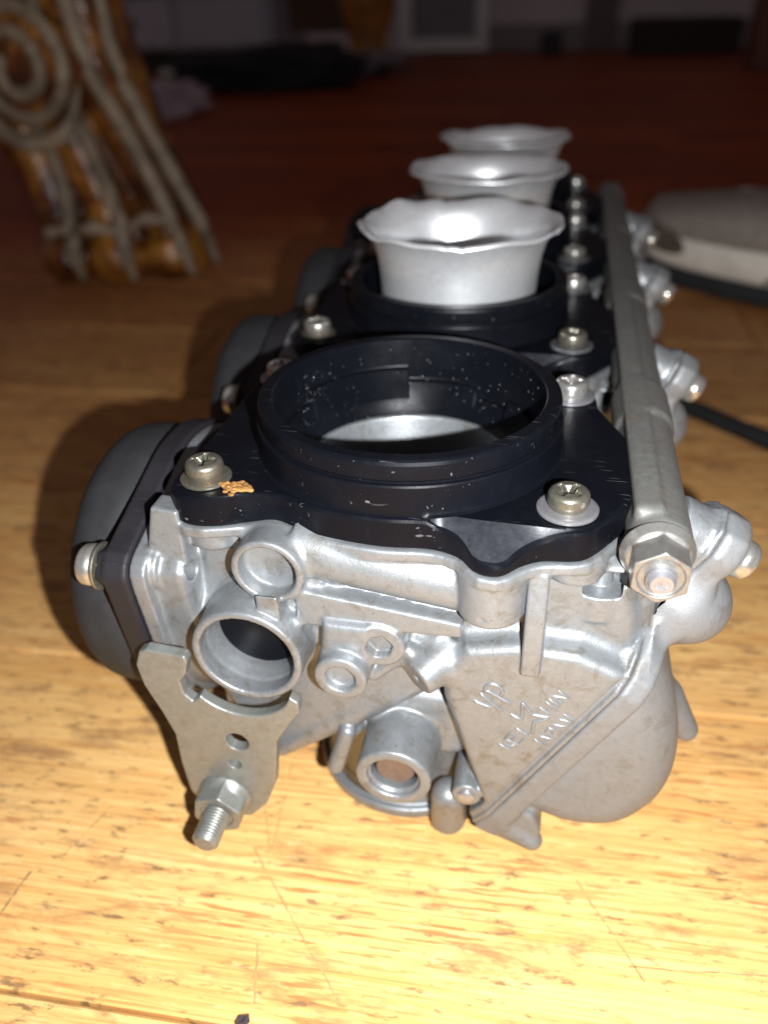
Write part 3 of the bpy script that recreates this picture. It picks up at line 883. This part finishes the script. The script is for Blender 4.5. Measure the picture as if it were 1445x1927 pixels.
def stud(name, cx, cz, y0, y1, r, mat, parent, pitch_=.8, cup=True):
    th = np.linspace(-np.pi, np.pi, 64, endpoint=False); rows = []
    y = y1
    while y > y0 + 1.2:
        rows += [(r, y), (r * .985, y - pitch_ * .25), (r * .9, y - pitch_ * .5), (r * .985, y - pitch_ * .75)]; y -= pitch_
    rows += [(r * .96, y0 + .9), (r * .72, y0)]
    rows += [(r * .42, y0), (r * .36, y0 + .3), (.08, y0 + .45)] if cup else [(r * .3, y0 - .15), (.05, y0 - .2)]
    V = np.concatenate([np.stack([cx + q * np.cos(th), 0 * th + yy, cz + q * np.sin(th)], 1) for q, yy in rows])
    # helical lead
    I = np.arange(64); J = (I + 1) % 64
    Fc = np.concatenate([np.stack([k * 64 + I, k * 64 + 64 + I, k * 64 + 64 + J, k * 64 + J], 1) for k in range(len(rows) - 1)])
    return mesh_obj(name, toW(V), Fc, mat, parent, True, 40)
stud('threaded_stud', 47.8, -15.6, -35.8, -20, 2.55, M['machined'], rail)

# ---- zinc plated lever plate low on the left
def build_lever():
    f = Field((-53, -43, -100), (-12, -34, -36), .22)
    P1 = [(-48.2, -43.2), (-46.6, -42.3), (-38.4, -43.0), (-38.0, -44.2), (-39.0, -48.0), (-40.6, -50.2), (-40.2, -53.6), (-38.6, -55.4), (-36.6, -53.4)]
    c = (-27.9, -45.4); Rr = 12.0
    arc = [(c[0] + Rr * math.cos(a), c[1] + Rr * math.sin(a)) for a in np.linspace(math.radians(222), math.radians(322), 14)]
    P2 = [(-17.4, -50.4), (-15.7, -51.6), (-15.6, -54.2), (-18.4, -58.5), (-21.4, -64.0), (-22.3, -71), (-23.2, -78), (-26.0, -85.5), (-30, -90.6), (-36, -92.6), (-41.5, -90.5), (-44.2, -85.0),
          (-44.8, -76), (-44.6, -66.5), (-46.4, -60), (-49.0, -52.5), (-49.6, -47.0)]
    pts = [(x, z) for x, z in P1 + arc + P2]
    f.add(prism('xz', pts, -38.9, -36.2, .42), 0)
    f.cut(cyl('y', (-30.4, -66.0), 2.55, -41, -34, .1), .15)
    f.cut(cyl('y', (-31.9, -73.4), 1.45, -41, -34, .1), .15)
    V, Q = f.mesh()
    return mesh_obj('lever_plate', toW(V), Q, M['zinc'], bank)
lever = build_lever()
hexnut('hex_nut', -35.6, -84.6, -38.8, 10.2, 5.6, 6.4, 2.9, M['zinc'], lever, .35)
stud('threaded_stud', -35.6, -84.6, -51.6, -30, 2.95, M['zinc'], lever, .75, False)

# ================================================================== FLOOR
tilt = math.radians(3.0)
SCR = [((-31.5, -38.3), (-2.5, -68.3), 0.55, 1), ((43.5, -32.2), (57.0, -52.4), 0.7, 1), ((-34.6, -22.9), (-26.6, -37.8), 0.3, 0), ((-30.0, -13.5), (-26.3, -38.0), 0.35, 0), ((-23.2, -59.3), (-19.4, -71.6), 0.6, 1), ((-80.7, -54.0), (-81.9, -64.7), 0.8, 0), ((-70.5, -33.7), (-76.1, -50.4), 0.3, 0), ((57.3, 20.4), (73.0, 21.9), 0.3, 0), ((-185.2, 94.3), (-184.7, 121.2), 0.7, 0), ((52.9, -50.0), (81.9, -46.1), 0.35, 0)]
floor = empty('floor', (0, 0, 0), kind='structure')
sub = mesh_obj('subfloor', [(-3.2, -.6, -.012), (3.0, -.6, -.012), (3.0, 4.6, -.012), (-3.2, 4.6, -.012)], [[0, 1, 2, 3]], simple('dark_subfloor', (.02, .012, .008), .9), floor, False)
def board_mesh(L, wd, name='board'):
    b, h = .0007, .010
    xs = (-L / 2, L / 2); V = []
    for z, g in ((-h, 0), (-b, 0), (0, b)):
        for (x, y) in ((xs[0] + g, g), (xs[1] - g, g), (xs[1] - g, wd - g), (xs[0] + g, wd - g)): V.append((x, y, z))
    Fc = [[8, 9, 10, 11]] + [[k + i, k + (i + 1) % 4, k + 4 + (i + 1) % 4, k + 4 + i] for k in (0, 4) for i in range(4)]
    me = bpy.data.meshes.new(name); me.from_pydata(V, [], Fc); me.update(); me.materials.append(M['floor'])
    return me
bm_ = board_mesh(1.35, .0942)
rb = random.Random(21)
for r in range(-5, 41):
    y = .0205 + r * .095
    x = -2.4 + rb.uniform(-.6, .0)
    while x < 2.6:
        o = bpy.data.objects.new('board', bm_)
        COL.objects.link(o); o.parent = floor
        cx = x + .675
        o.location = (cx * math.cos(tilt) - y * math.sin(tilt), cx * math.sin(tilt) + y * math.cos(tilt), rb.uniform(-.0003, .0))
        o.rotation_euler = (0, 0, tilt)
        x += 1.3515

# long scratches and scraped lines on the boards: thin dark grooves that follow a wobbly path
sm1 = simple('scratch_brown', (.58, .29, .12), .8, 0, .1, .4, 300)
sm2 = simple('scratch_dark', (.34, .22, .11), .8, 0, .1, .4, 300)
def scratch(p0, p1, w, mat, seed, gap=.25):
    rnd = random.Random(seed); n = 60; V, Fc = [], []
    d = Vector((p1[0] - p0[0], p1[1] - p0[1])); L = d.length; d /= L; nr = Vector((-d.y, d.x)); off = 0
    for i in range(n + 1):
        t = i / n; off += rnd.gauss(0, .045)
        ww = w * max(.12, .6 + .6 * noise.noise(Vector((t * 9, seed, 0)))) * (1 if noise.noise(Vector((t * 14, seed * 3.1, 2))) > -gap else .1)
        c = Vector(p0) + d * L * t + nr * off
        for sg in (-1, 1): V.append((c.x + nr.x * ww * sg / 2, c.y + nr.y * ww * sg / 2, FLOOR + .045))
    Fc = [[2 * i, 2 * i + 1, 2 * i + 3, 2 * i + 2] for i in range(n)]
    o = mesh_obj('scratch', toW(V), Fc, mat, floor, False)
for i, q in enumerate(SCR): scratch(q[0], q[1], q[2], sm1 if q[3] else sm2, i)
# ================================================================== FURNITURE LEG (carved, glossy)
def build_leg():
    f = Field((-420, 330, -104), (-190, 520, 130), 2.0)
    # leaning shaft: lower claw wider to the right, upper scroll block to the left
    f.add(prism('xz', [(-342, -104), (-236, -104), (-242, -70), (-264, -10), (-280, 60), (-284, 130), (-400, 130), (-396, 30), (-372, -30), (-352, -70)], 402, 462, 12), 0)
    toes = [(-325, 386), (-288, 388), (-252, 402)]
    for i, (x, y) in enumerate(toes):
        f.add(ball((x, y, -88), 20, (.95, .9, 1.0)), 5)
        f.add(ball((x - 2, y + 4, -60), 19, (.9, .8, .9)), 4)
        top = (x - 22 - i * 5, y + 8, 10)
        f.add(rod((x - 3, y + 8, -52), top, 17, 14), 4)
        f.add(rod(top, (top[0] - 16, top[1] + 4, 60), 14, 15), 4)
    # scroll (volute)
    f.add(cyl('y', (-322, 34), 34, 372, 430, 6), 3)
    V, Q = f.mesh()
    V += np.array([0, 0, 0])
    return V, Q
def varnish():
    m = bpy.data.materials.new('carved_brown_varnish'); k = NT(m); v = k.coords(1)
    n1 = k.noise(v, 22, 4, .6, .6)
    n2 = k.noise(v, 70, 5, .65)
    c = k.ramp(n1, [(.40, (.045, .012, .003)), (.52, (.17, .055, .009)), (.66, (.48, .21, .03))])
    c = k.mix(k.ramp(n2, [(.5, 0), (.75, .6)]), c, (.07, .02, .008))
    k.l(c, k.b.inputs['Base Color']); k.b.inputs['Roughness'].default_value = .24; k.b.inputs['Specular IOR Level'].default_value = .7
    k.bump(n2, .6, .004)
    return m
M['varnish'] = varnish()
M['cord'] = simple('worn_tan_ridge', (.27, .205, .14), .5, 0, .4, .6, 45, .8)
leg = empty('carved_furniture_leg', (-.30, .43, 0), label='carved glossy brown wooden furniture leg with scroll and claw foot at upper left', cat='furniture leg')
V, Q = build_leg()
LB = np.array([-.30, .43, 0])
mesh_obj('leg_block', toW(V) - LB, Q, M['varnish'], leg)
def tube(name, pts, r, mat, parent, base=(0, 0, 0), n=10, flat=1.0):
    pts = [Vector(p) for p in pts]
    # smooth the path
    P2 = []
    for i in range(len(pts) - 1):
        p0, p1, p2, p3 = pts[max(0, i - 1)], pts[i], pts[i + 1], pts[min(len(pts) - 1, i + 2)]
        for t in (0, .2, .4, .6, .8):
            P2.append(.5 * (2 * p1 + (p2 - p0) * t + (2 * p0 - 5 * p1 + 4 * p2 - p3) * t * t + (3 * p1 - p0 - 3 * p2 + p3) * t ** 3))
    P2.append(pts[-1]); V = []
    ph_ = pts[0].x
    for i, p in enumerate(P2):
        d = (P2[min(i + 1, len(P2) - 1)] - P2[max(i - 1, 0)]).normalized()
        a = d.cross(Vector((0, 0, 1)) if abs(d.z) < .95 else Vector((0, 1, 0))).normalized(); b = a.cross(d)
        rr = r * (1 + .15 * noise.noise(Vector((i * .23, ph_, 0)))) * (1 if flat != 1.0 or not np.any(base) else min(1, .35 + .12 * min(i, len(P2) - 1 - i)))
        for q in range(n):
            t = q / n * 2 * math.pi; V.append(tuple(p + a * rr * math.cos(t) + b * rr * flat * math.sin(t)))
    m_ = len(P2)
    Fc = [[i * n + q, i * n + (q + 1) % n, (i + 1) * n + (q + 1) % n, (i + 1) * n + q] for i in range(m_ - 1) for q in range(n)]
    Fc += [list(range(n))[::-1], [(m_ - 1) * n + q for q in range(n)]]
    return mesh_obj(name, toW(V) - np.array(base), Fc, mat, parent)
cords = [
    [(-308, 368, -100), (-309, 364, -80), (-311, 372, -52), (-322, 384, -10), (-334, 384, 8)],
    [(-270, 372, -100), (-272, 370, -80), (-277, 376, -50), (-296, 386, 0), (-308, 386, 45), (-316, 390, 100)],
    [(-231, 388, -100), (-236, 386, -80), (-246, 388, -50), (-266, 392, -5), (-284, 392, 30), (-292, 392, 70), (-306, 396, 120)],
    [(-222, 412, -98), (-228, 408, -70), (-240, 404, -40), (-256, 400, 0), (-270, 400, 40), (-272, 400, 100)],
    [(-340, 392, -78), (-328, 370, -68), (-314, 368, -64)],
    [(-304, 366, -66), (-290, 364, -62), (-274, 370, -66)],
    [(-268, 370, -64), (-254, 376, -58), (-240, 382, -62)],
]
for c in cords: tube('carved_ridge', [(x, y + 4.0, z) for x, y, z in c], 5.6, M['cord'], leg, LB)
sp = []
for i in range(46):
    a = math.radians(100 - i * 15.5); r = 36 * (1 - i / 58)
    sp.append((-322 + r * math.cos(a), 373 - i * .12, 34 + r * math.sin(a)))
tube('carved_scroll', [(-350, 384, 120), (-338, 380, 92)] + [(a, b + 1.5, c) for a, b, c in sp], 4.6, M['cord'], leg, LB)
tube('carved_ridge', [(-372, 382, 96), (-366, 376, 60), (-362, 374, 30), (-350, 374, 4), (-326, 374, -10), (-300, 378, -2), (-290, 388, 24)], 5.5, M['cord'], leg, LB)

# ================================================================== SHOE
def build_shoe():
    base = Vector((.104, .486, 0)); ang = math.radians(-42)
    root = empty('sneaker', base, label='grey mesh sneaker with off white sole edge pointing left behind the carburetors', cat='shoe')
    root.rotation_euler = (0, 0, ang)
    N = 34
    def station(t):
        x = t * .29 - .012
        # toe taper and waist
        w = .052 * (math.sin(min(1, t / .16) * math.pi / 2) ** .6) * (1 - .18 * math.exp(-((t - .55) / .16) ** 2)) * (1 if t < .93 else max(.3, 1 - (t - .93) * 9))
        return x, w
    def shell(name, z0f, z1f, wk, mat, nq=28, power=2.2, top=True, inset=1.0):
        V, Fc = [], []
        for i in range(N):
            t = i / (N - 1) * .995 + .003
            x, w = station(t); z0, z1 = z0f(t), z1f(t); w *= wk
            for q in range(nq):
                a = q / nq * 2 * math.pi
                ca, sa = math.cos(a), math.sin(a)
                yy = math.copysign(abs(ca) ** (2 / power), ca) * w
                zz = (z0 + z1) / 2 + math.copysign(abs(sa) ** (2 / power), sa) * (z1 - z0) / 2
                V.append((x, yy, zz))
        Fc = [[i * nq + q, i * nq + (q + 1) % nq, (i + 1) * nq + (q + 1) % nq, (i + 1) * nq + q] for i in range(N - 1) for q in range(nq)]
        Fc += [list(range(nq))[::-1], [(N - 1) * nq + q for q in range(nq)]]
        return mesh_obj(name, V, Fc, mat, root, True, 60)
    spring = lambda t: .010 * max(0, (.25 - t) / .25) ** 2
    shell('outsole', lambda t: 0 + spring(t), lambda t: .014 + spring(t), 1.0, simple('dark_sole_rubber', (.025, .027, .03), .8, 0, .3), power=6)
    mid = simple('off_white_midsole', (.82, .77, .67), .6, 0, .3, .2, 40)
    shell('midsole', lambda t: .010 + spring(t), lambda t: .037 + spring(t) * .5, 1.03, mid, power=4.2)
    up = simple('grey_brown_mesh_upper', (.30, .26, .225), .85, 0, .2, .3, 300, .5)
    shell('upper', lambda t: .02, lambda t: .045 + .014 * min(1, t / .3) + .03 * max(0, min(1, (t - .35) / .3)), .99, up, power=2.6)
    # pale toe overlay, dark oval window, seam, lace
    def patch(name, ts, zs, out, mat, side=-1):
        V = []
        for t in ts:
            x, w = station(t)
            for z in zs: V.append((x, side * (w * 1.03 * (1 - abs((z - .026) / .040) ** 4 * .12) + out), z))
        k = len(zs); Fc = [[i * k + j, i * k + j + 1, (i + 1) * k + j + 1, (i + 1) * k + j] for i in range(len(ts) - 1) for j in range(k - 1)]
        return mesh_obj(name, V, Fc, mat, root)
    tube_pts = lambda P_: [(p[0] / MM, p[1] / MM, p[2] / MM + FLOOR) for p in P_]
    def side_pt(t, z, out=.001):
        x, w = station(t); return (x, -(w * 1.0 + out), z)
    tube('midsole_seam', tube_pts([side_pt(.42, .016), side_pt(.45, .024), side_pt(.50, .034), side_pt(.52, .044)]), 1.6, simple('seam_grey', (.2, .17, .13), .8), root)  # seam line in a plain darker grey
    # recessed dark oval on the toe bumper, built as a lens shaped inlay
    V, Fc = [], []
    for k2 in range(24):
        a = k2 / 24 * 2 * math.pi
        t = .15 + .075 * math.cos(a); z = .032 + .0085 * math.sin(a) - (t - .15) * .06
        V.append(side_pt(t, z, .0022))
    V.append(side_pt(.15, .032, .0030))
    Fc = [[k2, (k2 + 1) % 24, 24] for k2 in range(24)]
    mesh_obj('toe_window', V, Fc, simple('toe_window_brown', (.12, .095, .07), .7), root)
    tube('lace', tube_pts([(.020, .030, .040), (.034, .027, .047), (.050, .030, .049)]), 4.5, simple('pale_lace', (.55, .5, .5), .7), root)
    tube('collar_trim', tube_pts([(.074, .045, .046), (.088, .02, .054), (.108, -.01, .058)]), 5, simple('blue_grey_trim', (.22, .38, .45), .7), root)
build_shoe()

# ================================================================== CABLE, CHIP
tube('black_cable', [(84, 222, -99), (98, 212, -99.5), (124, 188, -100), (170, 150, -100), (230, 110, -100), (300, 90, -100)], 4.0, M['rubber'], None)
o = bpy.data.objects['black_cable']; tag(o, 'black rubber cable running off to the right from behind the carburetors', 'cable')
def chip():
    Vs = .5
    V = [(-3.4, -2, 0), (-1, -3, 0), (2.6, -1.4, 0), (3.2, 1.6, 0), (.4, 2.8, 0), (-2.8, 1.5, 0), (-2.2, -1, 2.4), (.6, -1.8, 2.9), (1.9, .6, 2.2), (-.6, 1.6, 2.6)]
    Fc = [[6, 7, 8, 9], [0, 1, 7, 6], [1, 2, 8, 7], [2, 3, 8], [3, 4, 9, 8], [4, 5, 9], [5, 0, 6, 9], [5, 4, 3, 2, 1, 0]]
    o = mesh_obj('dark_chip', np.array(V) * MM * Vs, Fc, simple('dark_flake', (.07, .055, .06), .35, .3), None, False)
    o.location = (-.0206, -.0752, 0.0004); o.rotation_euler = (0, 0, .7)
    tag(o, 'tiny dark angular flake on the floor at the bottom edge', 'debris')
chip()

# ================================================================== BACK OF THE ROOM (all far out of focus)
def bx(name, lo, hi, mat, parent=None, rz=0, bevel=.004, base=None):
    lo = Vector(lo); hi = Vector(hi); c = (lo + hi) / 2
    V, Fc = [], []
    b = min(bevel, min((hi - lo)) * .3)
    h = (hi - lo) / 2
    idx = {}
    for sx in (-1, 1):
        for sy in (-1, 1):
            for sz in (-1, 1):
                for ax in range(3):
                    p = [sx * h.x, sy * h.y, sz * h.z]
                    for q in range(3):
                        if q != ax: p[q] -= (1 if p[q] > 0 else -1) * b
                    idx[(sx, sy, sz, ax)] = len(V); V.append(p)
    for ax in range(3):
        for s_ in (-1, 1):
            o_ = [q for q in range(3) if q != ax]; quad = []
            for (p, r) in ((-1, -1), (1, -1), (1, 1), (-1, 1)):
                sg = [0, 0, 0]; sg[ax] = s_; sg[o_[0]] = p; sg[o_[1]] = r
                quad.append(idx[(*sg, ax)])
            Fc.append(quad)
    for ax in range(3):
        o_ = [q for q in range(3) if q != ax]
        for p in (-1, 1):
            for r in (-1, 1):
                e = []
                for s_, order in ((-1, (0, 1)), (1, (1, 0))):
                    for w_ in order:
                        sg = [0, 0, 0]; sg[ax] = s_; sg[o_[0]] = p; sg[o_[1]] = r
                        e.append(idx[(*sg, o_[w_])])
                Fc.append(e)
    for sx in (-1, 1):
        for sy in (-1, 1):
            for sz in (-1, 1): Fc.append([idx[(sx, sy, sz, a)] for a in range(3)])
    m = Matrix.Rotation(rz, 3, 'Z')
    base = Vector(base) if base is not None else Vector((0, 0, 0))
    V = [tuple(m @ Vector(v) + c - base) for v in V]
    return mesh_obj(name, V, Fc, mat, parent, False)
WY = 3.2
wall = bx('back_wall', (-2.6, WY, 0), (2.6, WY + .12, 2.6), simple('pale_wall_paint', (.72, .66, .69), .8, 0, .2, .1, 3), None)
tag(wall, kind='structure')
sk = bx('skirting_board', (-.28, WY - .018, 0), (2.4, WY - .001, .09), simple('dull_skirting_paint', (.34, .32, .33), .7), wall)
wp = bx('wall_pilaster', (.05, WY - .03, .0), (.16, WY - .019, 1.2), simple('dark_pilaster', (.22, .18, .18), .8), wall)
# leaning white framed panel
fr = empty('framed_panel', (-.44, WY - .08, 0), label='white framed grey panel leaning against the far wall', cat='panel')
FB = (-.44, WY - .08, 0)
wm = simple('white_frame_paint', (.88, .93, .93), .6, 0, .3, .1)
x0, x1, yy = -.60, -.28, WY - .10
bx('frame_rail', (x0, yy, .01), (x1, yy + .03, .05), wm, fr, base=FB)
bx('frame_stile', (x0, yy, .052), (x0 + .045, yy + .03, .8), wm, fr, base=FB)
bx('frame_stile', (x1 - .045, yy, .052), (x1, yy + .03, .8), wm, fr, base=FB)
bx('panel_sheet', (x0 + .046, yy + .012, .052), (x1 - .046, yy + .02, .79), simple('grey_panel_sheet', (.28, .29, .33), .7), fr, base=FB)
# wooden post, curtain at the right
ps = bx('wooden_post', (.45, 2.2, 0), (.54, 2.32, 2.2), simple('dark_red_brown_wood', (.17, .06, .035), .5, 0, .5, .4, 12), None)
tag(ps, 'dark red brown wooden post standing near the right edge', 'post')
def curtain():
    V, Fc = [], []
    for i in range(61):
        t = i / 60; x = .56 + t * .7; y = 2.45 + .03 * math.sin(t * 40) + .012 * math.sin(t * 93)
        for z in (.14, .5, 1.0, 1.9): V.append((x, y + .01 * math.sin(z * 5), z))
    for i in range(60):
        for j in range(3): Fc.append([i * 4 + j, i * 4 + j + 1, i * 4 + 5 + j, i * 4 + 4 + j])
    o = mesh_obj('curtain', V, Fc, simple('pale_pink_cloth', (.5, .42, .42), .9, 0, .1, .1), None)
    sm = o.modifiers.new('thickness', 'SOLIDIFY'); sm.thickness = .002
    tag(o, 'pale curtain hanging beside the wooden post at the far right', 'curtain')
curtain()
lb = bx('skirting_shade_block', (.20, 2.82, 0), (.52, 3.1, .10), simple('skirting_shade_dark', (.05, .035, .03), .8), None)  # dark block added in place of the shade along the skirting
tag(lb, 'low dark block standing in for the shadow along the far skirting', 'box')
sm_ = bx('small_dark_object', (-.09, 2.95, 0), (-.02, 3.02, .07), simple('black_lump', (.03, .03, .035), .6), None)
tag(sm_, 'small dark object on the floor right of the white framed panel', 'box')
# chair / table leg, orange wood
cl = empty('wooden_table', (-.70, 2.2, 0), label='orange brown wooden table leg seen out of focus at the top', cat='table')
TB = (-.70, 2.2, 0)
ow = simple('orange_brown_wood', (.40, .16, .035), .4, 0, .5, .5, 14)
def lathe_leg(cx, cy, parent):
    prof = [(.03, 0), (.055, .03), (.045, .07), (.07, .14), (.085, .22), (.06, .32), (.05, .5), (.07, .6), (.07, .7)]
    n = 24; V = [(cx + r * math.cos(k / n * 6.2832) - TB[0], cy + r * math.sin(k / n * 6.2832) - TB[1], z) for r, z in prof for k in range(n)]
    Fc = [[i * n + k, i * n + (k + 1) % n, (i + 1) * n + (k + 1) % n, (i + 1) * n + k] for i in range(len(prof) - 1) for k in range(n)]
    return mesh_obj('table_leg', V, Fc, ow, parent)
lathe_leg(-.52, 2.25, cl)
dw = simple('dark_brown_wood', (.09, .04, .02), .5, 0, .4, .4, 12)
bx('table_panel', (-.76, 2.32, .10), (-.50, 2.36, .72), dw, cl, base=TB)
bx('table_top', (-1.1, 2.0, .71), (-.40, 2.6, .75), dw, cl, base=TB)
# white shelf unit with a red edge
sh = empty('white_cabinet', (-1.25, 2.35, 0), label='low white cabinet with a dark red top edge behind the furniture leg', cat='cabinet')
SB = (-1.25, 2.35, 0)
wc = simple('white_laminate', (.46, .46, .52), .6, 0, .3, .1)
bx('cabinet_body', (-1.45, 2.36, .06), (-.82, 2.7, .20), wc, sh, base=SB)
bx('drawer_front', (-1.44, 2.345, .07), (-1.12, 2.358, .19), simple('grey_white_front', (.52, .5, .55), .6), sh, base=SB)
bx('drawer_front', (-1.10, 2.345, .07), (-.84, 2.358, .19), wc, sh, base=SB)
bx('drawer_knob', (-1.26, 2.33, .125), (-1.235, 2.344, .145), simple('knob_grey', (.12, .12, .13), .4), sh, base=SB)
bx('cabinet_plinth', (-1.44, 2.38, 0), (-.84, 2.68, .058), simple('plinth_dark', (.05, .04, .04), .8), sh, base=SB)
bx('top_edge', (-1.46, 2.34, .202), (-.80, 2.72, .225), simple('dark_red_edge', (.30, .07, .09), .5), sh, base=SB)
# things lying on the floor in front
def pillow(name, c, size, mat, label, cat, seed, puff=.35, rz=0):
    rnd = random.Random(seed); V, Fc = [], []; n, m_ = 28, 16
    ph = rnd.uniform(0, 9)
    for i in range(m_ + 1):
        v = i / m_ * math.pi
        for j in range(n):
            u = j / n * 2 * math.pi
            p = Vector((math.sin(v) * math.cos(u), math.sin(v) * math.sin(u), math.cos(v)))
            p = Vector([math.copysign(abs(q) ** .7, q) for q in p])
            k = 1 + puff * noise.noise(p * 1.9 + Vector((ph, 0, seed)))
            V.append(tuple(Matrix.Rotation(rz, 3, 'Z') @ Vector((p.x * size[0] / 2 * k, p.y * size[1] / 2 * k, max(-1, p.z * k) * size[2] / 2 + size[2] / 2))))
    Fc = [[i * n + j, (i + 1) * n + j, (i + 1) * n + (j + 1) % n, i * n + (j + 1) % n] for i in range(m_) for j in range(n)]
    o = mesh_obj(name, V, Fc, mat, None); o.location = c
    return tag(o, label, cat)
pillow('black_bag', (-.66, 1.85, 0), (.42, .2, .085), simple('black_cloth', (.012, .012, .014), .8), 'crumpled black bag lying on the floor under the table', 'bag', 2, .6, .3)
pillow('pale_slipper', (-.88, 1.98, 0), (.24, .1, .05), simple('pale_foam', (.5, .52, .46), .7), 'pale slipper on the floor in front of the white cabinet', 'slipper', 5, .2, .1)
pillow('pink_cloth', (-.70, 1.36, 0), (.09, .16, .05), simple('pinkish_cloth', (.42, .33, .38), .9), 'small crumpled pinkish cloth on the floor beside the furniture leg', 'cloth', 7, .7, -.5)
pillow('grey_cloth_heap', (-.66, 2.15, 0), (.46, .12, .06), simple('grey_cloth', (.22, .19, .22), .9), 'heap of greyish cloth on the floor below the table panel', 'cloth', 9, .7, .1)
